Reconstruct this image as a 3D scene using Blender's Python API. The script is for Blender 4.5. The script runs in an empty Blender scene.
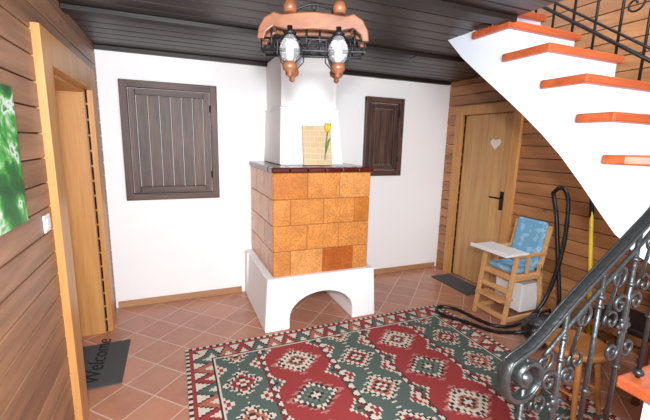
import bpy, bmesh, math, random
from mathutils import Vector, Matrix
random.seed(7)
sc=bpy.context.scene
sc.view_settings.view_transform='Standard'
# ---------------------------------------------------------------- materials
def lin(c):
    return tuple(((x/255)/12.92 if x/255<=0.04045 else ((x/255+0.055)/1.055)**2.4) for x in c)+(1,)
class NT:
    def __init__(s,name):
        s.m=bpy.data.materials.new(name); s.m.use_nodes=True
        s.t=s.m.node_tree; s.b=s.t.nodes['Principled BSDF']
    def n(s,typ,**kw):
        nd=s.t.nodes.new(typ)
        for k,v in kw.items(): setattr(nd,k,v)
        return nd
    def l(s,a,b): s.t.links.new(a,b)
    def math(s,op,a,b=None,clamp=False):
        nd=s.n('ShaderNodeMath',operation=op,use_clamp=clamp)
        for i,v in enumerate((a,b)):
            if v is None: continue
            if isinstance(v,(int,float)): nd.inputs[i].default_value=v
            else: s.l(v,nd.inputs[i])
        return nd.outputs[0]
    def mix(s,f,a,b,mode='MIX'):
        nd=s.n('ShaderNodeMix',data_type='RGBA',blend_type=mode)
        for sock,v in ((nd.inputs[0],f),(nd.inputs[6],a),(nd.inputs[7],b)):
            if isinstance(v,(int,float)): sock.default_value=v
            elif isinstance(v,tuple): sock.default_value=v
            else: s.l(v,sock)
        return nd.outputs[2]
    def bump(s,h,strength=0.3,dist=0.01):
        nd=s.n('ShaderNodeBump'); nd.inputs['Strength'].default_value=strength; nd.inputs['Distance'].default_value=dist
        s.l(h,nd.inputs['Height']); s.l(nd.outputs[0],s.b.inputs['Normal'])
    def coord(s,scale=(1,1,1),rot=(0,0,0)):
        tc=s.n('ShaderNodeTexCoord'); mp=s.n('ShaderNodeMapping')
        mp.inputs['Scale'].default_value=scale; mp.inputs['Rotation'].default_value=rot
        s.l(tc.outputs['Object'],mp.inputs['Vector']); return mp.outputs[0]
    def noise(s,vec,scale=5,detail=4,rough=0.55,dist=0.0):
        nd=s.n('ShaderNodeTexNoise'); nd.inputs['Scale'].default_value=scale; nd.inputs['Detail'].default_value=detail
        nd.inputs['Roughness'].default_value=rough; nd.inputs['Distortion'].default_value=dist
        s.l(vec,nd.inputs['Vector']); return nd.outputs['Fac']
def plain(name,c,rough=0.5,metal=0.0,var=0.06,nscale=12,bump=0.0,spec=None):
    k=NT(name); f=k.noise(k.coord(),nscale)
    a=lin(c); dk=tuple(x*(1-var*2) for x in a[:3])+(1,); lt=tuple(min(1,x*(1+var)) for x in a[:3])+(1,)
    k.l(k.mix(f,dk,lt),k.b.inputs['Base Color']); k.b.inputs['Roughness'].default_value=rough; k.b.inputs['Metallic'].default_value=metal
    if bump: k.bump(f,bump,0.01)
    return k.m
def wood(name,c1,c2,grain='X',rough=0.45,across=None,width=0.12,pvar=0.35,knots=True,gs=14,lo=.36,hi=.64):
    """grain runs along axis; 'across' = axis index to separate planks"""
    k=NT(name)
    sc_={'X':(0.07,1,1),'Y':(1,0.07,1),'Z':(1,1,0.07)}[grain]
    v=k.coord(sc_)
    f=k.noise(v,gs,6,0.6,0.6)
    f2=k.noise(v,gs*5,3,0.6)
    g=k.math('ADD',k.math('MULTIPLY',f,0.75),k.math('MULTIPLY',f2,0.25))
    r=k.n('ShaderNodeValToRGB'); r.color_ramp.elements[0].position=lo; r.color_ramp.elements[1].position=hi
    r.color_ramp.elements[0].color=lin(c1); r.color_ramp.elements[1].color=lin(c2); k.l(g,r.inputs[0])
    col=r.outputs[0]
    if across is not None:
        tc=k.n('ShaderNodeTexCoord'); sp=k.n('ShaderNodeSeparateXYZ'); k.l(tc.outputs['Object'],sp.inputs[0])
        fl=k.math('FLOOR',k.math('DIVIDE',sp.outputs[across],width))
        wn=k.n('ShaderNodeTexWhiteNoise',noise_dimensions='1D'); k.l(fl,wn.inputs['W'])
        br=k.math('ADD',k.math('MULTIPLY',wn.outputs['Value'],pvar),1-pvar*0.6)
        cb=k.n('ShaderNodeCombineXYZ')
        for i in range(3): k.l(br,cb.inputs[i])
        col=k.mix(1.0,col,cb.outputs[0],'MULTIPLY')
    if knots:
        kv=k.coord({'X':(0.5,1,1),'Y':(1,0.5,1),'Z':(1,1,0.5)}[grain])
        vo=k.n('ShaderNodeTexVoronoi'); vo.inputs['Scale'].default_value=3.2; k.l(kv,vo.inputs['Vector'])
        kn=k.math('LESS_THAN',vo.outputs['Distance'],0.045)
        col=k.mix(k.math('MULTIPLY',kn,0.6),col,tuple(x*0.35 for x in lin(c1)[:3])+(1,))
    k.l(col,k.b.inputs['Base Color']); k.b.inputs['Roughness'].default_value=rough
    k.bump(g,0.25,0.004)
    return k.m
M={}
M['wall']=plain('white_plaster',(249,250,252),0.85,0,0.01,6,0.05)
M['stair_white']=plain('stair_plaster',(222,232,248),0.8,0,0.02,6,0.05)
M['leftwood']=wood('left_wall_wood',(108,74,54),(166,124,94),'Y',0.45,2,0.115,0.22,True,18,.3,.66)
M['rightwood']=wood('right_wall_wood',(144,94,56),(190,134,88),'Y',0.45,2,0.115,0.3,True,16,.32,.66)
M['gold']=wood('golden_wood',(182,128,72),(208,154,94),'Z',0.4)
M['goldh']=wood('golden_wood_h',(186,130,72),(212,158,98),'Y',0.4)
M['doorw']=wood('door_wood',(186,140,88),(212,168,114),'Z',0.4,1,0.115,0.22)
M['ceil']=wood('ceiling_dark_wood',(18,13,12),(72,58,54),'X',0.42,1,0.14,0.6,False,16,.34,.74)  # lighter streaks: wood grain plus reflections painted into the board colour
M['ceilbeam']=wood('ceiling_batten_wood',(18,13,12),(40,32,30),'X',0.5,None,0.1,0,False)
M['shut']=wood('shutter_wood',(50,33,27),(108,80,70),'Z',0.5,0,0.1,0.3,False,26)
M['shuth']=wood('shutter_wood_h',(54,36,30),(104,76,66),'X',0.5,None,0.1,0,False,26)
M['tread']=wood('tread_wood',(156,70,36),(188,98,58),'X',0.35,None,0.1,0,False)
M['base']=wood('baseboard_wood',(160,114,80),(190,146,108),'X',0.5,None,0.1,0,False)
M['yoke']=wood('yoke_wood',(98,58,36),(136,86,58),'X',0.4,None,0.1,0,False)
M['stoolw']=wood('stool_wood',(168,108,56),(200,140,82),'X',0.4,None,0.1,0,False)
M['dchair']=wood('brown_chair_wood',(96,58,34),(140,90,54),'Z',0.4,None,0.1,0,False)
M['chairw']=wood('chair_wood',(200,148,96),(220,172,120),'X',0.4,None,0.1,0,False)
M['iron']=plain('wrought_iron',(70,73,74),0.34,0.7,0.3,60,0.3)
M['iron_d']=plain('black_iron',(40,40,44),0.4,0.6,0.2,60,0.2)
M['black']=plain('black_plastic',(20,20,23),0.35,0,0.1,20)
M['grey']=plain('grey_plastic',(52,54,60),0.4,0,0.1,20)
M['yellow']=plain('yellow_plastic',(228,196,40),0.4,0,0.05,20)
M['whitep']=plain('white_plastic',(232,232,232),0.4,0,0.02,20)
M['mat']=plain('mat_rubber',(76,78,80),0.9,0,0.15,150,0.5)
M['mattxt']=plain('mat_lettering',(18,18,20),0.9)
M['glaze']=plain('brown_glaze',(84,30,18),0.15,0,0.25,9)
M['grout_s']=plain('stove_grout',(150,98,54),0.8)
M['heart']=plain('heart_white',(232,226,216),0.6)
def tile_mat(name,c):
    k=NT(name); v=k.coord((1,1,1))
    n=k.noise(v,9,3); n2=k.noise(v,80,3)
    a=lin(c); dk=tuple(x*0.76 for x in a[:3])+(1,); lt=tuple(min(1,x*1.12) for x in a[:3])+(1,)
    f=k.math('ADD',k.math('MULTIPLY',n,0.5),k.math('MULTIPLY',n2,0.5))
    r=k.n('ShaderNodeValToRGB'); r.color_ramp.elements[0].position=.38; r.color_ramp.elements[1].position=.6
    r.color_ramp.elements[0].color=dk; r.color_ramp.elements[1].color=lt; k.l(f,r.inputs[0])
    wv=k.n('ShaderNodeTexVoronoi'); wv.inputs['Scale'].default_value=62; k.l(v,wv.inputs['Vector'])
    k.l(k.mix(k.math('MULTIPLY',k.math('GREATER_THAN',wv.outputs['Distance'],.55),.45),r.outputs[0],tuple(x*0.6 for x in a[:3])+(1,)),k.b.inputs['Base Color'])
    k.b.inputs['Roughness'].default_value=0.2
    k.bump(wv.outputs['Distance'],0.25,0.004); return k.m
M['t1']=tile_mat('stove_tile_a',(212,140,74)); M['t2']=tile_mat('stove_tile_b',(200,124,58)); M['t3']=tile_mat('stove_tile_c',(220,152,88)); M['t4']=tile_mat('stove_tile_dark',(182,98,46))
k=NT('lamp_glass'); k.b.inputs['Base Color'].default_value=(0.95,0.97,1,1); k.b.inputs['Transmission Weight'].default_value=0.85; k.b.inputs['Roughness'].default_value=0.08; k.b.inputs['IOR'].default_value=1.2; M['glass']=k.m
k=NT('terracotta_tile'); v=k.coord((1,1,1),(0,0,math.radians(45)))
br=k.n('ShaderNodeTexBrick',offset=0.0,squash=1.0); k.l(v,br.inputs['Vector'])
br.inputs['Scale'].default_value=1.0; br.inputs['Brick Width'].default_value=0.25; br.inputs['Row Height'].default_value=0.25
br.inputs['Mortar Size'].default_value=0.005; br.inputs['Mortar Smooth'].default_value=0.2; br.inputs['Bias'].default_value=0.0
br.inputs['Color1'].default_value=lin((180,120,94)); br.inputs['Color2'].default_value=lin((148,92,70)); br.inputs['Mortar'].default_value=lin((204,182,166))
n=k.noise(v,7,6,.65); col=k.mix(k.math('MULTIPLY',n,0.7),br.outputs['Color'],lin((204,154,130)))
k.l(col,k.b.inputs['Base Color']); k.b.inputs['Roughness'].default_value=0.26
k.bump(k.math('SUBTRACT',1.0,br.outputs['Fac']),0.3,0.004); M['floor']=k.m
k=NT('blue_cushion_cloth'); n=k.noise(k.coord(),16,2); f=k.math('GREATER_THAN',n,0.56)
k.l(k.mix(f,lin((112,168,204)),lin((150,194,220))),k.b.inputs['Base Color']); k.b.inputs['Roughness'].default_value=0.9; M['blue']=k.m
k=NT('meadow_painting'); v=k.coord((1,1,1)); n=k.noise(v,4,4,0.6,1.2)
r=k.n('ShaderNodeValToRGB'); e=r.color_ramp.elements; e[0].position=.3; e[0].color=lin((14,56,30)); e[1].position=.48; e[1].color=lin((30,110,50))
x=e.new(.56); x.color=lin((80,170,70)); x=e.new(.63); x.color=lin((226,236,230)); x=e.new(.66); x.color=lin((60,140,70)); k.l(n,r.inputs[0])
k.l(r.outputs[0],k.b.inputs['Base Color']); k.b.inputs['Roughness'].default_value=.5; M['paint']=k.m
k=NT('beige_mosaic'); br=k.n('ShaderNodeTexBrick',offset=0.5); tc=k.coord((1,1,1),(math.radians(90),0,0)); k.l(tc,br.inputs['Vector'])
br.inputs['Scale'].default_value=1; br.inputs['Brick Width'].default_value=.09; br.inputs['Row Height'].default_value=.05; br.inputs['Mortar Size'].default_value=.003
br.inputs['Color1'].default_value=lin((212,186,148)); br.inputs['Color2'].default_value=lin((204,176,138)); br.inputs['Mortar'].default_value=lin((218,200,168)); k.l(br.outputs['Color'],k.b.inputs['Base Color']); M['mosaic']=k.m
k=NT('kilim_wool'); at=k.n('ShaderNodeAttribute',attribute_name='Col'); n=k.noise(k.coord((1,4,1)),60,3)
k.l(k.mix(k.math('MULTIPLY',n,0.3),at.outputs['Color'],(0.08,0.07,0.07,1)),k.b.inputs['Base Color']); k.b.inputs['Roughness'].default_value=0.95; k.bump(n,0.4,0.004); M['rug']=k.m
M['green']=plain('stem_green',(90,140,60),.6)
# ---------------------------------------------------------------- mesh builder
class MB:
    def __init__(s,name,mats,parent=None,bevel=0.0,smooth=False):
        s.bm=bmesh.new(); s.name=name; s.mats=mats if isinstance(mats,(list,tuple)) else [mats]; s.parent=parent; s.bevel=bevel; s.sm=smooth
    def box(s,a,b,m=0):
        x0,y0,z0=a; x1,y1,z1=b
        vs=[s.bm.verts.new(p) for p in ((x0,y0,z0),(x1,y0,z0),(x1,y1,z0),(x0,y1,z0),(x0,y0,z1),(x1,y0,z1),(x1,y1,z1),(x0,y1,z1))]
        for f in ((0,3,2,1),(4,5,6,7),(0,1,5,4),(1,2,6,5),(2,3,7,6),(3,0,4,7)):
            s.bm.faces.new([vs[i] for i in f]).material_index=m
        return s
    def beam(s,p0,p1,w,h,m=0,up=(0,0,1)):
        p0=Vector(p0);p1=Vector(p1); d=(p1-p0).normalized(); u=Vector(up)
        if abs(d.dot(u))>0.95: u=Vector((0,1,0))
        r=d.cross(u).normalized(); u=r.cross(d).normalized()
        vs=[]
        for p in (p0,p1):
            for (i,j) in ((-1,-1),(1,-1),(1,1),(-1,1)): vs.append(s.bm.verts.new(p+r*i*w/2+u*j*h/2))
        for f in ((3,2,1,0),(4,5,6,7),(0,1,5,4),(1,2,6,5),(2,3,7,6),(3,0,4,7)):
            s.bm.faces.new([vs[i] for i in f]).material_index=m
        return s
    def prism(s,pts,fn0,fn1,m=0):
        a=[s.bm.verts.new(fn0(p)) for p in pts]; b=[s.bm.verts.new(fn1(p)) for p in pts]; n=len(pts)
        s.bm.faces.new(a).material_index=m; s.bm.faces.new(b[::-1]).material_index=m
        for i in range(n): s.bm.faces.new((a[i],b[i],b[(i+1)%n],a[(i+1)%n])).material_index=m
        return s
    def tube(s,path,r,m=0,seg=8,sx=1.0,sy=1.0,ref=None,closed=False):
        P=[Vector(p) for p in path]; n=len(P); R=r if isinstance(r,(list,tuple)) else [r]*n
        rings=[]; pu=None
        for i in range(n):
            if closed: t=(P[(i+1)%n]-P[i-1])
            else: t=(P[min(i+1,n-1)]-P[max(i-1,0)])
            t.normalize()
            u=Vector(ref) if ref else (pu if pu is not None else (Vector((0,0,1)) if abs(t.z)<0.9 else Vector((1,0,0))))
            u=(u-t*u.dot(t)).normalized(); pu=u; w=t.cross(u)
            rings.append([s.bm.verts.new(P[i]+u*math.cos(2*math.pi*j/seg)*R[i]*sx+w*math.sin(2*math.pi*j/seg)*R[i]*sy) for j in range(seg)])
        for i in range(n if closed else n-1):
            A=rings[i];B=rings[(i+1)%n]
            for j in range(seg):
                f=s.bm.faces.new((A[j],A[(j+1)%seg],B[(j+1)%seg],B[j])); f.material_index=m; f.smooth=True
        if not closed:
            s.bm.faces.new(rings[0][::-1]).material_index=m; s.bm.faces.new(rings[-1]).material_index=m
        return s
    def cyl(s,p0,p1,r,m=0,seg=12,r1=None): return s.tube([p0,p1],[r,r if r1 is None else r1],m,seg)
    def lathe(s,c,prof,m=0,seg=20):
        return s.tube([(c[0],c[1],c[2]+z) for r,z in prof],[max(r,0.0005) for r,z in prof],m,seg,ref=(1,0,0))
    def ball(s,c,r,m=0,sz=(1,1,1)):
        res=bmesh.ops.create_uvsphere(s.bm,u_segments=16,v_segments=10,radius=r)
        for v in res['verts']:
            v.co=Vector((v.co.x*sz[0]+c[0],v.co.y*sz[1]+c[1],v.co.z*sz[2]+c[2]))
            for f in v.link_faces: f.material_index=m; f.smooth=True
        return s
    def done(s):
        bmesh.ops.recalc_face_normals(s.bm,faces=s.bm.faces[:])
        me=bpy.data.meshes.new(s.name); s.bm.to_mesh(me); s.bm.free()
        for m in s.mats: me.materials.append(M[m])
        o=bpy.data.objects.new(s.name,me); sc.collection.objects.link(o)
        if s.parent: o.parent=s.parent
        if s.bevel:
            b=o.modifiers.new('bevel','BEVEL'); b.width=s.bevel; b.segments=2; b.limit_method='ANGLE'; b.angle_limit=math.radians(50)
        return o
def empty(name):
    o=bpy.data.objects.new(name,None); sc.collection.objects.link(o); return o
# ---------------------------------------------------------------- room shell
XL,XR,YB,ZC=-0.56,3.20,3.75,2.354
MB('floor','floor').box((-1.4,-1.6,-0.1),(3.3,3.85,0)).done()
MB('wall_back','wall').box((XL-0.1,YB,0),(XR+0.1,YB+0.12,ZC+0.25)).done()
DY0,DY1,DZ=2.26,3.28,1.94
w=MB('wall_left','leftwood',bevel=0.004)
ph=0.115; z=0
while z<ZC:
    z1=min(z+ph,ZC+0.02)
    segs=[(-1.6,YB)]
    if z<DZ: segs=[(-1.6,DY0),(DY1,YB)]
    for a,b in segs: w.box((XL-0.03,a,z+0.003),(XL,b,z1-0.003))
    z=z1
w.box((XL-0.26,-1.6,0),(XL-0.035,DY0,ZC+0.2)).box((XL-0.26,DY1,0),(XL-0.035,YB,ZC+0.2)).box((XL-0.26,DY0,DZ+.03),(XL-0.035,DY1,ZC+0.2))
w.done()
t=MB('trim_doorcasing','gold',bevel=0.004)
t.box((XL-0.02,2.13,0),(XL+0.035,DY0+0.02,2.10)).box((XL-0.02,DY1,0),(XL+0.035,3.43,2.10))
t.box((XL-0.02,DY0+0.02,DZ),(XL+0.034,DY1,2.10))
t.box((XL-0.25,DY0-0.005,0),(XL-0.02,DY0+0.02,DZ)).box((XL-0.25,DY1-0.02,0),(XL-0.02,DY1,DZ)).box((XL-0.25,DY0+.02,DZ-.02),(XL-0.02,DY1-.02,DZ+0.03))
t.done()
d=MB('door_1','gold',bevel=0.004)
d.box((XL-0.30,DY0-0.02,0.005),(XL-0.262,DY1+0.02,DZ+.04))
for (a,b) in ((0.12,0.85),(0.98,1.8)):
    d.box((XL-0.262,DY0+0.14,a),(XL-0.25,DY1-0.14,b))
d.done()
RY0,RY1,RZ=2.76,3.46,1.95
w=MB('wall_right','rightwood',bevel=0.004); z=0
while z<4.6:
    z1=z+ph
    segs=[(-1.6,YB)] if z>RZ-0.03 else [(-1.6,RY0),(RY1,YB)]
    for a,b in segs: w.box((XR,a,z+0.003),(XR+0.03,b,z1-0.003))
    z=z1
w.box((XR+0.075,-1.6,0),(XR+0.15,YB,4.6))
w.done()
t=MB('trim_rightdoor','gold',bevel=0.004)
t.box((XR-0.03,RY0-0.10,0),(XR+0.03,RY0,RZ+0.1)).box((XR-0.03,RY1,0),(XR+0.03,RY1+0.12,RZ+0.1)).box((XR-0.03,RY0,RZ),(XR+0.03,RY1,RZ+0.1)); t.done()
de=empty('door_2')
d=MB('leaf',['doorw','goldh'],de,bevel=0.005)
n=6; wd=(RY1-RY0-0.01)/n
for i in range(n): d.box((XR+0.02,RY0+0.005+i*wd+0.002,0.01),(XR+0.045,RY0+0.005+(i+1)*wd-0.002,RZ-0.005))
d.done()
h=MB('handle','iron_d',de)
h.box((XR+0.010,RY0+0.05,0.93),(XR+0.02,RY0+0.09,1.13)).cyl((XR-0.03,RY0+.07,1.06),(XR+.015,RY0+.07,1.06),.009).cyl((XR-0.03,RY0+.065,1.06),(XR-.03,RY0+.19,1.06),.009)
h.done()
pts=[]
for i in range(28):
    a=2*math.pi*i/28
    pts.append((16*math.sin(a)**3/16*0.065,(13*math.cos(a)-5*math.cos(2*a)-2*math.cos(3*a)-math.cos(4*a))/16*0.065))
MB('heart_ornament','heart',de,0.003).prism(pts,lambda p:(XR+0.020,2.98+p[0],1.63+p[1]),lambda p:(XR+0.006,2.98+p[0],1.63+p[1])).done()
SX,SY=1.92,2.30
c=MB('ceiling','ceil',bevel=0.006); y=-1.6
while y<YB:
    y1=min(y+0.14,YB)
    xr=XR if y>=SY-0.02 else SX
    c.box((XL,y+0.003,ZC),(xr,y1-0.003,ZC+0.03)); y=y1
c.box((XL,-1.6,ZC+0.036),(SX,YB,ZC+0.24)).box((SX,SY+0.05,ZC+0.036),(XR,YB,ZC+0.24)); c.done()
c=MB('trim_ceiling','ceilbeam',bevel=0.004)
for yy in (-0.2,0.78,1.76,2.74): c.box((XL+0.002,yy-0.05,ZC-0.03),(SX-0.01,yy+0.05,ZC-0.001))
c.box((XL+0.002,YB-0.05,ZC-0.035),(XR-.035,YB-0.002,ZC-0.001)).box((SX,YB-1.06,ZC-0.03),(XR-0.035,YB-0.96,ZC-0.001)); c.done()
b=MB('baseboard_back','base',bevel=0.003)
b.box((XL+0.02,YB-0.018,0),(0.62,YB-0.001,0.065)).box((1.76,YB-0.018,0),(XR-0.035,YB-0.001,0.065)); b.done()
MB('baseboard_right','base',bevel=0.003).box((XR-0.02,-1.6,0),(XR-0.001,RY0-0.11,0.065)).done()
def shutter(name,x0,x1,z0,z1):
    e=empty(name); y=YB
    f=MB('frame',['shuth','shut'],e,bevel=0.005); fw=0.062
    f.box((x0,y-0.050,z1-fw),(x1,y-0.001,z1)).box((x0,y-0.050,z0),(x1,y-0.001,z0+fw))
    f.box((x0,y-0.051,z0),(x0+fw,y-0.001,z1),1).box((x1-fw,y-0.051,z0),(x1,y-0.001,z1),1).done()
    p=MB('shutter_leaf',['shut','shuth'],e,bevel=0.004)
    # inner leaf frame, slightly recessed
    g=fw+.006; lw=0.055
    p.box((x0+g,y-0.038,z0+g),(x0+g+lw,y-0.004,z1-g)).box((x1-g-lw,y-0.038,z0+g),(x1-g,y-0.004,z1-g))
    p.box((x0+g+lw,y-0.037,z1-g-lw),(x1-g-lw,y-0.004,z1-g),1).box((x0+g+lw,y-0.037,z0+g),(x1-g-lw,y-0.004,z0+g+lw),1)
    a0,a1=x0+g+lw+.003,x1-g-lw-.003; nb=max(3,round((a1-a0)/0.1)); wd=(a1-a0)/nb
    for i in range(nb): p.box((a0+i*wd+.0025,y-0.024,z0+g+lw+.003),(a0+(i+1)*wd-.0025,y-0.006,z1-g-lw-.003))
    p.done()
    hh=MB('hinges','iron_d',e)
    for zz in (z0+0.22*(z1-z0),z1-0.2*(z1-z0)): hh.cyl((x1-fw-.002,y-0.055,zz-.03),(x1-fw-.002,y-0.055,zz+.03),.006)
    hh.done()
shutter('window_1',-0.40,0.415,1.037,2.095)
shutter('window_2',2.02,2.52,1.23,2.115)
# ---------------------------------------------------------------- tiled stove
se=empty('tiled_stove')
yf=2.80
pts=[(0.65,0),(0.662,0.25),(0.675,0.47),(1.68,0.47),(1.695,0.25),(1.71,0)]
arc=[(1.47,0)]+[(1.17+0.30*math.cos(a),0.10+0.21*math.sin(a)) for a in [math.pi*i/16 for i in range(17)]]+[(0.87,0)]
pts=pts+arc
MB('base_plinth','wall',se,0.012).prism(pts,lambda p:(p[0],yf,p[1]),lambda p:(p[0],3.60,p[1])).box((0.655,3.60,0),(1.705,YB-.001,0.47)).done()
bx0,bx1,byf,bz0,bz1=0.735,1.62,2.845,0.47,1.35
tb=MB('tile_body',['grout_s','t1','t2','t3','t4'],se,0.006)
tb.box((bx0+.004,byf+.004,bz0),(bx1-.004,YB-.002,bz1))
rh=(bz1-bz0)/4; W=(bx1-bx0)/3; D=(YB-byf)/3
def rows(L,W):
    for r in range(4):
        off=0 if r%2==0 else -W/2; a=off
        while a<L-1e-4:
            s0=max(a,0); s1=min(a+W,L); 
            if s1-s0>0.02: yield r,s0,s1
            a+=W
for r,s0,s1 in rows(bx1-bx0,W):
    zt=bz1-r*rh; m=random.choice([1,1,2,3]); 
    if r==3 and s0<0.45<s1: m=4
    tb.box((bx0+s0+.002,byf-.004,zt-rh+.002),(bx0+s1-.002,byf+.02,zt-.002),m)
for r,s0,s1 in rows(YB-byf,D):
    zt=bz1-r*rh
    tb.box((bx0-.004,byf+s0+.002,zt-rh+.002),(bx0+.02,byf+s1-.002-(.003 if s1>0.9 else 0),zt-.002),random.choice([1,2,3]))
    tb.box((bx1-.02,byf+s0+.002,zt-rh+.002),(bx1+.004,byf+s1-.002-(.003 if s1>0.9 else 0),zt-.002),random.choice([1,2,3]))
tb.done()
lg=MB('glazed_cornice',['glaze'],se,0.012)
nx=6; co_=.018
for i in range(nx):
    a=bx0-co_+i*(bx1-bx0+2*co_)/nx; lg.box((a+.001,byf-.028,bz1),(a+(bx1-bx0+2*co_)/nx-.001,byf+.11,bz1+.045))
lg.box((bx0-co_,byf+.11,bz1),(bx1+co_,YB-.002,bz1+.045)); lg.done()
hd=MB('plaster_hood','wall',se,0.01)
def frus(b,x0,x1,y0,z0,X0,X1,Y0,Z1):
    vs=[b.bm.verts.new(p) for p in ((x0,y0,z0),(x1,y0,z0),(x1,YB-.002,z0),(x0,YB-.002,z0),(X0,Y0,Z1),(X1,Y0,Z1),(X1,YB-.002,Z1),(X0,YB-.002,Z1))]
    for f in ((0,3,2,1),(4,5,6,7),(0,1,5,4),(1,2,6,5),(2,3,7,6),(3,0,4,7)): b.bm.faces.new([vs[i] for i in f])
frus(hd,.87,1.48,3.12,1.396,.89,1.44,3.18,1.88)
frus(hd,.88,1.45,3.17,1.88,.88,1.45,3.17,1.90)
frus(hd,.90,1.43,3.20,1.90,.90,1.43,3.20,ZC-.002); hd.done()
pe=empty('mosaic_picture')
p=MB('panel','mosaic',pe,0.003); v=lambda x,z:(x,3.03+(z-1.40)*0.18,z)
p.prism([(1.06,1.399),(1.33,1.399),(1.33,1.74),(1.06,1.74)],lambda q:v(*q),lambda q:(v(*q)[0],v(*q)[1]+.012,v(*q)[2])).done()
p=MB('tulip',['yellow','green'],pe); 
p.tube([(1.26,3.04,1.44),(1.27,3.055,1.58),(1.29,3.06,1.70)],.005,1).tube([(1.27,3.05,1.5),(1.29,3.05,1.6),(1.31,3.05,1.64)],[.004,.012,.002],1,8,1,.4)
for dx,tl in ((-.014,-.012),(0,0),(.014,.012)): p.tube([(1.29+dx*.4,3.06,1.69),(1.29+dx,3.06,1.73),(1.29+dx*1.1+tl,3.06,1.775)],[.008,.018,.003],0,10)
p.done()
# ---------------------------------------------------------------- rug
rx0,rx1,ry0,ry1=0.02,2.41,1.02,2.755
cs=0.0125
nx=int(round((rx1-rx0)/cs)); ny=int(round((ry1-ry0)/cs))
RED=(158,48,50); TEAL=(78,98,92); CRE=(220,210,194); BLK=(44,39,43); RUST=(182,104,82); GRN=(104,120,106); PINK=(190,122,116); DRED=(122,38,44)
def diamond(u,v,hw,hh): return abs(u)/hw+abs(v)/hh
BW=0.17
def kil(x,y):
    W=rx1-rx0; H=ry1-ry0
    e=min(x,W-x,y,H-y)
    along = y if (min(x,W-x)<min(y,H-y)) else x
    if e<0.025: return BLK if int(along/0.025)%2 else CRE
    if e<0.05: return RED
    if e<BW:
        k=(along/0.12)%1; q=(e-0.05)/(BW-.05); tri=abs(k-0.5)*2
        c=(RED,TEAL,RUST)[int(along/0.12)%3]
        if tri>q+0.30: return CRE
        if tri>q+0.08: return BLK
        if tri<q-0.55: return CRE
        return c
    if e<BW+.0125: return BLK
    if e<BW+.025: return CRE
    cx=x-W/2; a=abs(cx)
    if a<0.175: return column(cx,y,0.175,TEAL,0)
    if a<0.215: return zig((a-0.175)/.04,y)
    if a<0.655: return column(a-0.435,y+0.17,0.22,RED,1)
    if a<0.695: return zig((a-0.655)/.04,y)
    return column(a-0.85,y,0.155,TEAL,2)
def zig(q,y):
    k=(y/0.075)%1; tri=abs(k-.5)*2
    if tri>q+.15: return CRE
    if tri>q-.25: return BLK
    return DRED
def column(u,v,hw,bg,kind):
    per=0.36 if kind!=1 else 0.40
    i=int(math.floor(v/per)); t=v-i*per-per/2
    qu=round(u/0.0125)*0.0125; qt=round(t/0.025)*0.025
    d=diamond(qu,qt,hw*0.82,per*0.42)
    alt=i%2
    if d<0.16: return RED if bg!=RED else CRE
    if d<0.30: return CRE if bg!=RED else BLK
    if d<0.44: return BLK if bg!=RED else (RUST if alt else GRN)
    if d<0.66: return (RUST,RED)[alt] if bg!=RED else (TEAL,CRE)[alt]
    if d<0.78: return CRE if bg!=RED else (CRE,BLK)[alt]
    if d<0.88: return BLK if bg!=RED else (BLK,CRE)[alt]
    if d<1.08 and (int(abs(t)/0.025)%2==0): return CRE if bg!=RED else PINK
    if d<1.08: return bg
    cd=diamond(abs(qu)-hw,abs(qt)-per/2,0.08,0.09)
    if cd<0.35: return BLK if bg==RED else CRE
    if cd<0.7: return (TEAL if bg==RED else RED)
    if cd<0.95: return CRE
    return bg
me=bpy.data.meshes.new('kilim_rug'); V=[];F=[];C=[]
for j in range(ny+1):
    for i in range(nx+1): V.append((rx0+i*cs,ry1-j*cs,0.010))
for j in range(ny):
    for i in range(nx):
        a=j*(nx+1)+i; F.append((a,a+nx+1,a+nx+2,a+1)); C.append(lin(kil((i+.5)*cs,(j+.5)*cs)))
b0=len(V); X1=rx0+nx*cs; Y0=ry1-ny*cs
V+=[(rx0,ry1,.001),(X1,ry1,.001),(X1,Y0,.001),(rx0,Y0,.001),(rx0,ry1,.010),(X1,ry1,.010),(X1,Y0,.010),(rx0,Y0,.010)]
for f in ((0,1,2,3),(0,4,5,1),(1,5,6,2),(2,6,7,3),(3,7,4,0)): F.append(tuple(b0+q for q in f)); C.append(lin(RED))
me.from_pydata(V,[],F); ca=me.color_attributes.new('Col','FLOAT_COLOR','CORNER')
data=[]
for f,cc in zip(F,C):
    for _ in f: data.extend(cc)
ca.data.foreach_set('color',data); me.materials.append(M['rug'])
o=bpy.data.objects.new('kilim_rug',me); sc.collection.objects.link(o)
# ---------------------------------------------------------------- mats
wm=empty('door_mat')
MB('rubber','mat',wm,0.003).box((-0.76,2.50,0.001),(-0.38,3.07,0.012)).done()
cu=bpy.data.curves.new('lettering','FONT'); cu.body='Welcome'; cu.size=0.15; cu.extrude=0.001; cu.shear=0.3
to=bpy.data.objects.new('lettering',cu); sc.collection.objects.link(to); to.location=(-0.52,2.53,0.0135); to.rotation_euler=(0,0,math.radians(90)); to.parent=wm; cu.materials.append(M['mattxt'])
MB('door_mat','mat',bevel=0.003).box((2.88,2.84,0.001),(3.16,3.44,0.012)).done()
pt=empty('meadow_painting')
MB('canvas','paint',pt,0.003).box((XL+.001,1.12,1.27),(XL+0.025,1.745,1.775)).done()
sw=empty('light_switch')
MB('plate','whitep',sw,0.004).box((XL+.001,1.985,1.16),(XL+.010,2.065,1.24)).box((XL+.010,2.0,1.175),(XL+.015,2.05,1.225)).done()
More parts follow.
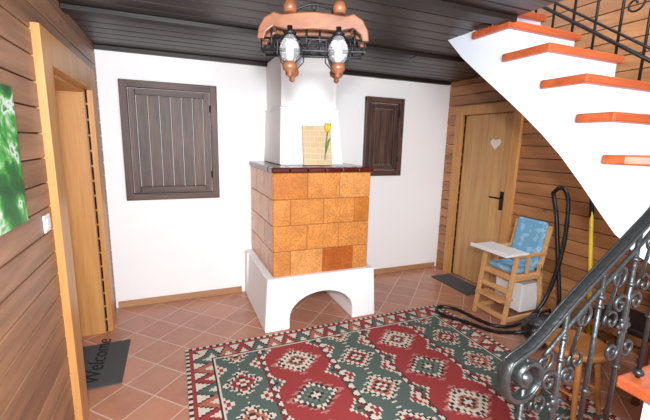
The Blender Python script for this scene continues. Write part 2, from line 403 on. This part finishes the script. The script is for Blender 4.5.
# ---------------------------------------------------------------- upper stairs
st=empty('staircase')
fr=[(1.11,1.77),(1.26,1.96),(1.48,2.15),(1.76,2.34),(2.03,2.53),(2.30,2.72)]
TT=0.045
ups=[]
for i,(yy,zz) in enumerate(fr):
    zt=zz-TT
    ups.append((yy,(fr[i-1][1]-TT) if i else 1.53)); ups.append((yy,zt))
ups.append((2.42,2.72-TT)); 
low=[(2.42,2.45),(2.30,2.36),(2.13,2.20),(1.95,2.06),(1.77,1.925),(1.587,1.784),(1.45,1.67),(1.33,1.56),(1.2,1.42),(1.11,1.315)]
prof=ups+low
XS0,XS1=1.90,2.50
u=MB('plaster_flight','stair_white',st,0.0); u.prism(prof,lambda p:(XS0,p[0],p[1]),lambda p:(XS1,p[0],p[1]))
def wedge(b,pts,zt,m=0):
    a=[b.bm.verts.new((x,y,zb)) for x,y,zb in pts]; c=[b.bm.verts.new((x,y,zt)) for x,y,zb in pts]; n=len(pts)
    b.bm.faces.new(a).material_index=m; b.bm.faces.new(c[::-1]).material_index=m
    for i in range(n): b.bm.faces.new((a[i],c[i],c[(i+1)%n],a[(i+1)%n])).material_index=m
wedge(u,[(1.90,1.11,1.315),(1.92,1.03,1.21),(1.97,.95,1.12),(2.06,.88,1.05),(2.7,.70,1.05),(2.7,1.11,1.315)],1.575-TT)
wedge(u,[(2.06,.88,.9),(2.10,.80,.86),(2.14,.70,.8),(2.9,.25,.8),(2.9,.64,.9)],1.38-TT)
wedge(u,[(2.14,.70,.0),(2.14,.64,0),(2.14,-.35,0),(2.9,-.35,0),(2.9,.25,.0)],1.19-TT)
u.done()
tr=MB('treads','tread',st,0.008)
for i,(yy,zz) in enumerate(fr):
    y2=fr[i+1][0] if i+1<len(fr) else 2.42
    tr.box((XS0-.03,yy-.03,zz-TT),(XS1+.02,y2-.001,zz))
wedge(tr,[(1.87,1.108,1.53),(1.89,1.02,1.53),(1.94,.93,1.53),(2.04,.85,1.53),(2.72,.67,1.53),(2.72,1.108,1.53)],1.575)
wedge(tr,[(2.03,.87,1.335),(2.07,.79,1.335),(2.11,.69,1.335),(2.92,.22,1.335),(2.92,.62,1.335)],1.38)
tr.done()
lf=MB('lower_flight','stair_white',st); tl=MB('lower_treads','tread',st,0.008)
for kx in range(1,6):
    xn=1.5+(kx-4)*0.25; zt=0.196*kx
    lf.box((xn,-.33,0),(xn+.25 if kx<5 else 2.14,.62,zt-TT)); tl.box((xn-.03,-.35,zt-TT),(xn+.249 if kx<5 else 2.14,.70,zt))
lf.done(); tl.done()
# ---------------------------------------------------------------- railings
def spiral(c,r0,r1,a0,a1,n=28):
    return [(c[0]+(r0+(r1-r0)*i/n)*math.cos(a0+(a1-a0)*i/n),(r0+(r1-r0)*i/n)*math.sin(a0+(a1-a0)*i/n)+c[1]) for i in range(n+1)]
def smooth(p,it=2):
    P=[Vector(q) for q in p]
    for _ in range(it):
        Q=[P[0]]
        for a,b in zip(P[:-1],P[1:]): Q+= [a*.75+b*.25,a*.25+b*.75]
        Q.append(P[-1]); P=Q
    return P
RY=0.665
re_=empty('stair_railing')
rl=MB('handrail','iron',re_)
path=[(x,RY,z) for x,z in [(2.0,1.92),(1.75,1.69),(1.47,1.425),(1.25,1.265),(1.08,1.14),(0.95,1.03)]]
sp=[(x,RY,z) for x,z in spiral((0.925,0.935),0.095,0.014,math.radians(95),math.radians(95+560),44)]
path=smooth(path+sp[3:],1)
rl.tube(path,0.020,0,10,1.0,0.5,ref=(0,1,0))
for s_ in (-1,1): rl.tube([p+Vector((0,s_*.016,.006)) for p in path[:len(path)-30]],0.004,0,6)
rl.tube([p+Vector((0,0,-.045)) for p in smooth([(2.0,RY,1.90),(1.47,RY,1.40),(1.25,RY,1.235),(1.08,RY,1.10),(1.0,RY,1.03)],1)],0.007,0,8)
rl.ball((0.925,RY,0.935),0.024)
rl.done()
def railz(x):
    P=[(0.9,.99),(1.0,1.07),(1.08,1.14),(1.25,1.265),(1.47,1.425),(1.75,1.69),(2.0,1.92)]
    for (a,b),(c,d_) in zip(P[:-1],P[1:]):
        if a<=x<=c: return b+(d_-b)*(x-a)/(c-a)
    return P[-1][1]
bl=MB('balusters','iron',re_)
def treadz(x):
    k_=int(math.floor((x-(1.5-3*.25-.03))/.25))+1
    return 0.196*max(0,min(5,k_))
def cscroll(b,cx,cz,w,h,side,y,r=0.0065):
    P=[]
    n=22
    for i in range(n+1):
        a=math.radians(-300+ (300+180)*i/n); rr_=w*(.08+.34*i/n); P.append((math.cos(a)*rr_,h*.28+math.sin(a)*rr_))
    Q=[(q[0],-q[1]) for q in P][::-1]
    b.tube([(cx+side*(w*.42+q[0]),y,cz+q[1]) for q in P+Q],r,0,6)
def baluster(b,x,y,z0,z1,orn=True):
    b.tube([(x,y,z0),(x,y,z1)],0.008,0,8)
    zm=(z0+z1)/2+.05
    for zz,rr in ((z0+.02,.018),(z1-.09,.013),(zm+.15,.013),(zm-.15,.013)): b.ball((x,y,zz),rr,0,(1,1,.8))
    if orn:
        b.ball((x,y,zm),0.020,0,(1,.6,1))
        for i in range(6):
            a=math.pi/3*i; b.ball((x+.026*math.cos(a),y,zm+.026*math.sin(a)),0.010,0,(1,.7,1))
        for sd in (-1,1): cscroll(b,x+sd*.006,zm,0.085,0.30,sd,y)
xs=[0.93,1.08,1.23,1.38,1.53,1.68,1.85]
for i,x in enumerate(xs): baluster(bl,x,RY,treadz(x),railz(x)-.02,i%2==1)
for i in range(len(xs)-1):
    xm=(xs[i]+xs[i+1])/2; z1=railz(xm)-.11
    pts=spiral((xm,z1),0.006,0.042,0,math.radians(430),24)+spiral((xm,z1-.15),0.042,0.006,math.radians(200),math.radians(-230),24)
    bl.tube([(q[0],RY,q[1]) for q in pts],0.0055,0,6)
bl.done()
ru=MB('upper_railing','iron_d',re_)
def rp(y,dz=0): return (2.46,y,2.01+(y-1.296)*0.69+dz)
RX=2.46
ru.tube([rp(1.0,.08),rp(2.3,.08)],0.011,0,8); ru.tube([rp(1.0,.14),rp(2.3,.14)],0.008,0,8); ru.tube([rp(1.0,.85),rp(2.3,.85)],0.022,0,8)
yy=1.18
def tz(y):
    z=1.575
    for a,b in fr:
        if y>=a-.03: z=b
    return z
kk=0
while yy<2.28:
    ru.cyl((RX,yy,tz(yy)),rp(yy,.85),.008,0,8)
    if kk%2==0:
        zc=rp(yy,.38)[2]
        for sd in(-1,1):
            P=spiral((0,0),0.01,0.055,0,math.radians(420),22)
            ru.tube([(RX,yy+sd*(.06+q[0]),zc+q[1]+.1*sd) for q in P],.006,0,6)
    kk+=1; yy+=0.145
ru.done()
# ---------------------------------------------------------------- chandelier
ce=empty('chandelier'); CX,CY=0.64,1.72; ax=Vector((0.93,-0.37,0)).normalized(); nx_=Vector((0.37,0.93,0)).normalized()
DZC=0.026
def cp(a,z,n=0.0): return Vector((CX,CY,0))+ax*a+nx_*n+Vector((0,0,z+DZC))
yk=MB('wooden_yoke','yoke',ce,0.006)
top=[(-.268,2.03),(-.262,2.075),(-.235,2.12),(-.19,2.145),(-.15,2.135),(-.07,2.145),(0,2.15),(.07,2.145),(.15,2.135),(.19,2.145),(.235,2.12),(.262,2.075),(.268,2.03)]
bot=[(.235,2.03),(.225,2.06),(.19,2.085),(.12,2.072),(0,2.078),(-.12,2.072),(-.19,2.085),(-.225,2.06),(-.235,2.03)]
for s_ in (-0.065,0.04):
    yk.prism(top+bot,lambda p,s_=s_:cp(p[0]*.95,p[1],s_),lambda p,s_=s_:cp(p[0]*.95,p[1],s_+.025))
for a in (-.19,.19): yk.beam(cp(a,2.10,-.06),cp(a,2.10,.06),.03,.03)
yk.done()
ir=MB('ironwork','iron_d',ce)
for n_ in (-.055,.055):
    ir.tube([cp(-.235,2.07,n_),cp(-.235,1.985,n_),cp(.235,1.985,n_),cp(.235,2.07,n_)],.007,0,8)
    ir.tube([cp(-.235,2.035,n_),cp(.235,2.035,n_)],.005,0,8)
    for a in (-.05,.0,.05):
        ir.tube([cp(a+.022*math.cos(t_),2.01+.022*math.sin(t_),n_) for t_ in [2*math.pi*i/14 for i in range(14)]],.004,0,6,closed=True)
    for a in (-.19,.19,-.03,.03): ir.tube([cp(a,1.985,n_),cp(a,2.10,n_)],.005,0,6)
for a in (-.235,-.1,.1,.235): ir.tube([cp(a,1.985,-.055),cp(a,1.985,.055)],.006,0,6)
z=2.14; i=0
while z+DZC<ZC-.05:
    d_=ax if i%2 else nx_
    c0=cp(0,z+.018)
    ir.tube([c0+d_*.010*math.cos(t_)+Vector((0,0,.020*math.sin(t_))) for t_ in [2*math.pi*q/12 for q in range(12)]],.003,0,6,closed=True); z+=.032; i+=1
c0=cp(0,0); ir.lathe((c0.x,c0.y,ZC-.040),[(.012,0),(.045,.01),(.05,.039)],0)
ir.tube([cp(-.12,2.10),cp(-.08,2.18),cp(-.02,2.20),cp(.02,2.20),cp(.08,2.18),cp(.12,2.10)],.006,0,8); ir.done()
for i,(a,n_) in enumerate(((-.105,-.07),(.115,-.07),(-.105,.07),(.115,.07))):
    c0=cp(a,0,n_); q=c0.z
    lm=MB('lamp_holder_%d'%(i+1),['yoke','iron_d'],ce)
    lm.lathe((c0.x,c0.y,1.865+q),[(.006,0),(.014,.008),(.012,.02),(.032,.034),(.034,.050),(.026,.066)],0)
    lm.lathe((c0.x,c0.y,2.045+q),[(.02,0),(.03,.01),(.012,.022),(.012,.04)],1)
    lm.lathe((c0.x,c0.y,2.140+q),[(.026,0),(.032,.02),(.026,.045),(.018,.05)],0)
    for s_ in (-1,1): lm.tube([(c0.x+ax.x*.022*s_,c0.y+ax.y*.022*s_,1.925+q),(c0.x+ax.x*.056*s_,c0.y+ax.y*.056*s_,1.96+q),(c0.x+ax.x*.056*s_,c0.y+ax.y*.056*s_,2.02+q),(c0.x+ax.x*.022*s_,c0.y+ax.y*.022*s_,2.05+q)],.003,1,6)
    lm.done()
    gl=MB('lamp_glass_%d'%(i+1),['glass','whitep'],ce)
    gl.lathe((c0.x,c0.y,1.932+q),[(.022,0),(.040,.02),(.048,.05),(.042,.075),(.028,.10),(.022,.112)],0)
    gl.lathe((c0.x,c0.y,1.934+q),[(.010,0),(.014,.02),(.015,.05),(.008,.08),(.003,.09)],1)
    gl.done()
# ---------------------------------------------------------------- high chair
hc=empty('high_chair')
h=MB('frame','chairw',hc,0.005)
ya,yb=2.19,2.53; ox=0.02
def P_(x,y,z): return (x+ox,y,z)
for y in (ya,yb):
    h.beam(P_(2.66,y,0),P_(2.74,y,.67),.028,.04).beam(P_(3.14,y,0),P_(3.03,y,.56),.028,.04)
    h.beam(P_(2.665,y,.06),P_(3.13,y,.06),.024,.04).beam(P_(2.72,y,.44),P_(3.08,y,.44),.024,.045)
    h.beam(P_(2.70,y,.65),P_(3.10,y,.65),.034,.026).beam(P_(3.03,y,.44),P_(3.12,y,.90),.026,.04).beam(P_(2.88,y,.44),P_(2.88,y,.65),.022,.03)
for (x,z) in ((2.665,.08),(3.13,.08),(2.70,.32),(3.11,.86),(3.06,.44),(2.73,.44)): h.beam(P_(x,ya,z),P_(x,yb,z),.024,.045)
h.box(P_(2.72,ya+.01,.455),P_(3.05,yb-.01,.47)); h.box(P_(2.62,ya+.02,.22),P_(2.78,yb-.02,.235)); h.done()
MB('tray','whitep',hc,0.008).box(P_(2.56,ya-.04,.665),P_(2.84,yb+.04,.685)).box(P_(2.56,ya-.04,.685),P_(2.575,yb+.04,.70)).done()
MB('storage_panel','whitep',hc,0.008).box(P_(2.88,ya+.02,.09),P_(3.10,yb-.02,.36)).done()
h=MB('cushion','blue',hc,0.03)
h.prism([(3.0,.50),(3.055,.50),(3.135,.92),(3.08,.94)],lambda p:P_(p[0],ya+.02,p[1]),lambda p:P_(p[0],yb-.02,p[1])).box(P_(2.75,ya+.02,.471),P_(3.02,yb-.02,.52)).done()
# ---------------------------------------------------------------- vacuum cleaner
ve=empty('vacuum_cleaner')
VX,VY=2.76,1.88
v=MB('body',['black','grey'],ve)
v.ball((VX,VY,.13),.2,0,(.98,.66,.55)).ball((VX-.05,VY,.19),.12,1,(.9,.8,.55))
for s_ in (-.125,.125): v.tube([(VX+.10,VY+s_-.015,.085),(VX+.10,VY+s_+.015,.085)],.08,1,18)
v.tube([(VX-.1,VY,.22),(VX-.06,VY,.28),(VX+.06,VY,.28),(VX+.10,VY,.2)],.013,0,8); v.done()
v=MB('hose',['black'],ve)
hp=smooth([(VX-.18,VY,.13),(2.50,1.92,.12),(2.47,2.10,.035),(2.38,2.34,.032),(2.24,2.56,.032),(2.36,2.70,.032),(2.50,2.58,.03),(2.52,2.34,.03),(2.58,2.15,.03),(2.80,2.12,.03),(3.04,2.08,.2),(3.13,2.04,.7),(3.145,2.06,1.1),(3.145,2.10,1.24),(3.145,2.17,1.26),(3.145,2.22,1.2)],3)
v.tube(hp,[.017+.002*math.sin(i*1.9) for i in range(len(hp))],0,8); 
v.tube([(3.145,2.22,1.21),(3.155,2.16,.98),(3.13,2.02,.3),(3.09,1.97,.06)],.018,0,10).box((2.99,1.86,.001),(3.12,2.08,.05)); v.done()
bm_=MB('broom',['yellow','black'])
bm_.cyl((3.165,1.90,1.22),(3.10,1.72,.10),.015).cyl((3.166,1.90,1.22),(3.157,1.874,1.04),.018,1).box((3.04,1.61,.001),(3.15,1.80,.10),1); bm_.done()
# ---------------------------------------------------------------- wooden chair with black seat under the stairs
wc=empty('wooden_chair')
h=MB('frame','dchair',wc,0.006)
cx0,cx1,cy0,cy1=2.66,3.04,1.14,1.52
for y in (cy0,cy1):
    h.beam((cx0,y,0),(cx0,y,.43),.036,.036).beam((cx1+.02,y,0),(cx1,y,.43),.036,.036).beam((cx1,y,.42),(cx1+.06,y,.88),.034,.034)
    h.beam((cx0,y,.20),(cx1,y,.20),.02,.03).beam((cx0,y,.41),(cx1,y,.41),.024,.05)
for x in (cx0,cx1): h.beam((x,cy0,.41),(x,cy1,.41),.024,.05)
for z in (.58,.70,.83): h.beam((cx1+.02+(z-.5)*.13,cy0,z),(cx1+.02+(z-.5)*.13,cy1,z),.02,.06)
h.done()
MB('black_seat','black',wc,0.015).box((cx0-.01,cy0-.01,.437),(cx1-.02,cy1+.01,.475)).done()
# ---------------------------------------------------------------- stool
so=MB('round_stool','stoolw',bevel=0.004)
SXc,SYc=2.20,1.28
so.lathe((SXc,SYc,.415),[(.165,0),(.175,.01),(.175,.03),(.165,.038)],0,32)
for i in range(4):
    a=math.pi/4+i*math.pi/2
    so.cyl((SXc+.17*math.cos(a),SYc+.17*math.sin(a),.013),(SXc+.11*math.cos(a),SYc+.11*math.sin(a),.42),.014,0,10,.018)
    b_=a+math.pi/2
    so.cyl((SXc+.148*math.cos(a),SYc+.148*math.sin(a),.17),(SXc+.148*math.cos(b_),SYc+.148*math.sin(b_),.17),.009,0,8)
so.done()
# ---------------------------------------------------------------- camera
th,ps,ro=math.radians(10.5),math.radians(22.7),math.radians(1.37)
r0=Vector((math.cos(ps),-math.sin(ps),0)); fw=Vector((math.sin(ps)*math.cos(th),math.cos(ps)*math.cos(th),-math.sin(th)))
u0=Vector((math.sin(ps)*math.sin(th),math.cos(ps)*math.sin(th),math.cos(th)))
rr=r0*math.cos(ro)+u0*math.sin(ro); uu=-r0*math.sin(ro)+u0*math.cos(ro)
cam=bpy.data.cameras.new('camera'); co=bpy.data.objects.new('camera',cam); sc.collection.objects.link(co)
mt=Matrix((rr,uu,-fw)).transposed().to_4x4(); mt.translation=Vector((0,0,1.6)); co.matrix_world=mt
cam.sensor_width=36; cam.lens=36*365/650; cam.clip_start=0.02; sc.camera=co
# ---------------------------------------------------------------- light
wd_=bpy.data.worlds.new('world'); sc.world=wd_; wd_.use_nodes=True
bg=wd_.node_tree.nodes['Background']; bg.inputs[0].default_value=(0.95,0.97,1,1); bg.inputs[1].default_value=1.7
def area(name,loc,tgt,size,e,col=(1,1,1)):
    l=bpy.data.lights.new(name,'AREA'); l.size=size; l.energy=e; l.color=col
    o=bpy.data.objects.new(name,l); sc.collection.objects.link(o); o.location=loc
    o.rotation_euler=(Vector(tgt)-Vector(loc)).to_track_quat('-Z','Y').to_euler(); return o
area('bounce_light',(0.3,-0.5,1.8),(1.2,3.2,1.2),0.9,95,(.95,.98,1))
area('camera_flash',(0.0,-0.12,1.85),(1.1,3.2,1.35),0.14,58,(.97,.99,1))
area('stairwell_fill',(2.4,0.6,4.3),(2.3,1.6,1.5),1.2,60,(.90,.95,1))  # added fill lamp brightening the stairs from above; no roof window is built
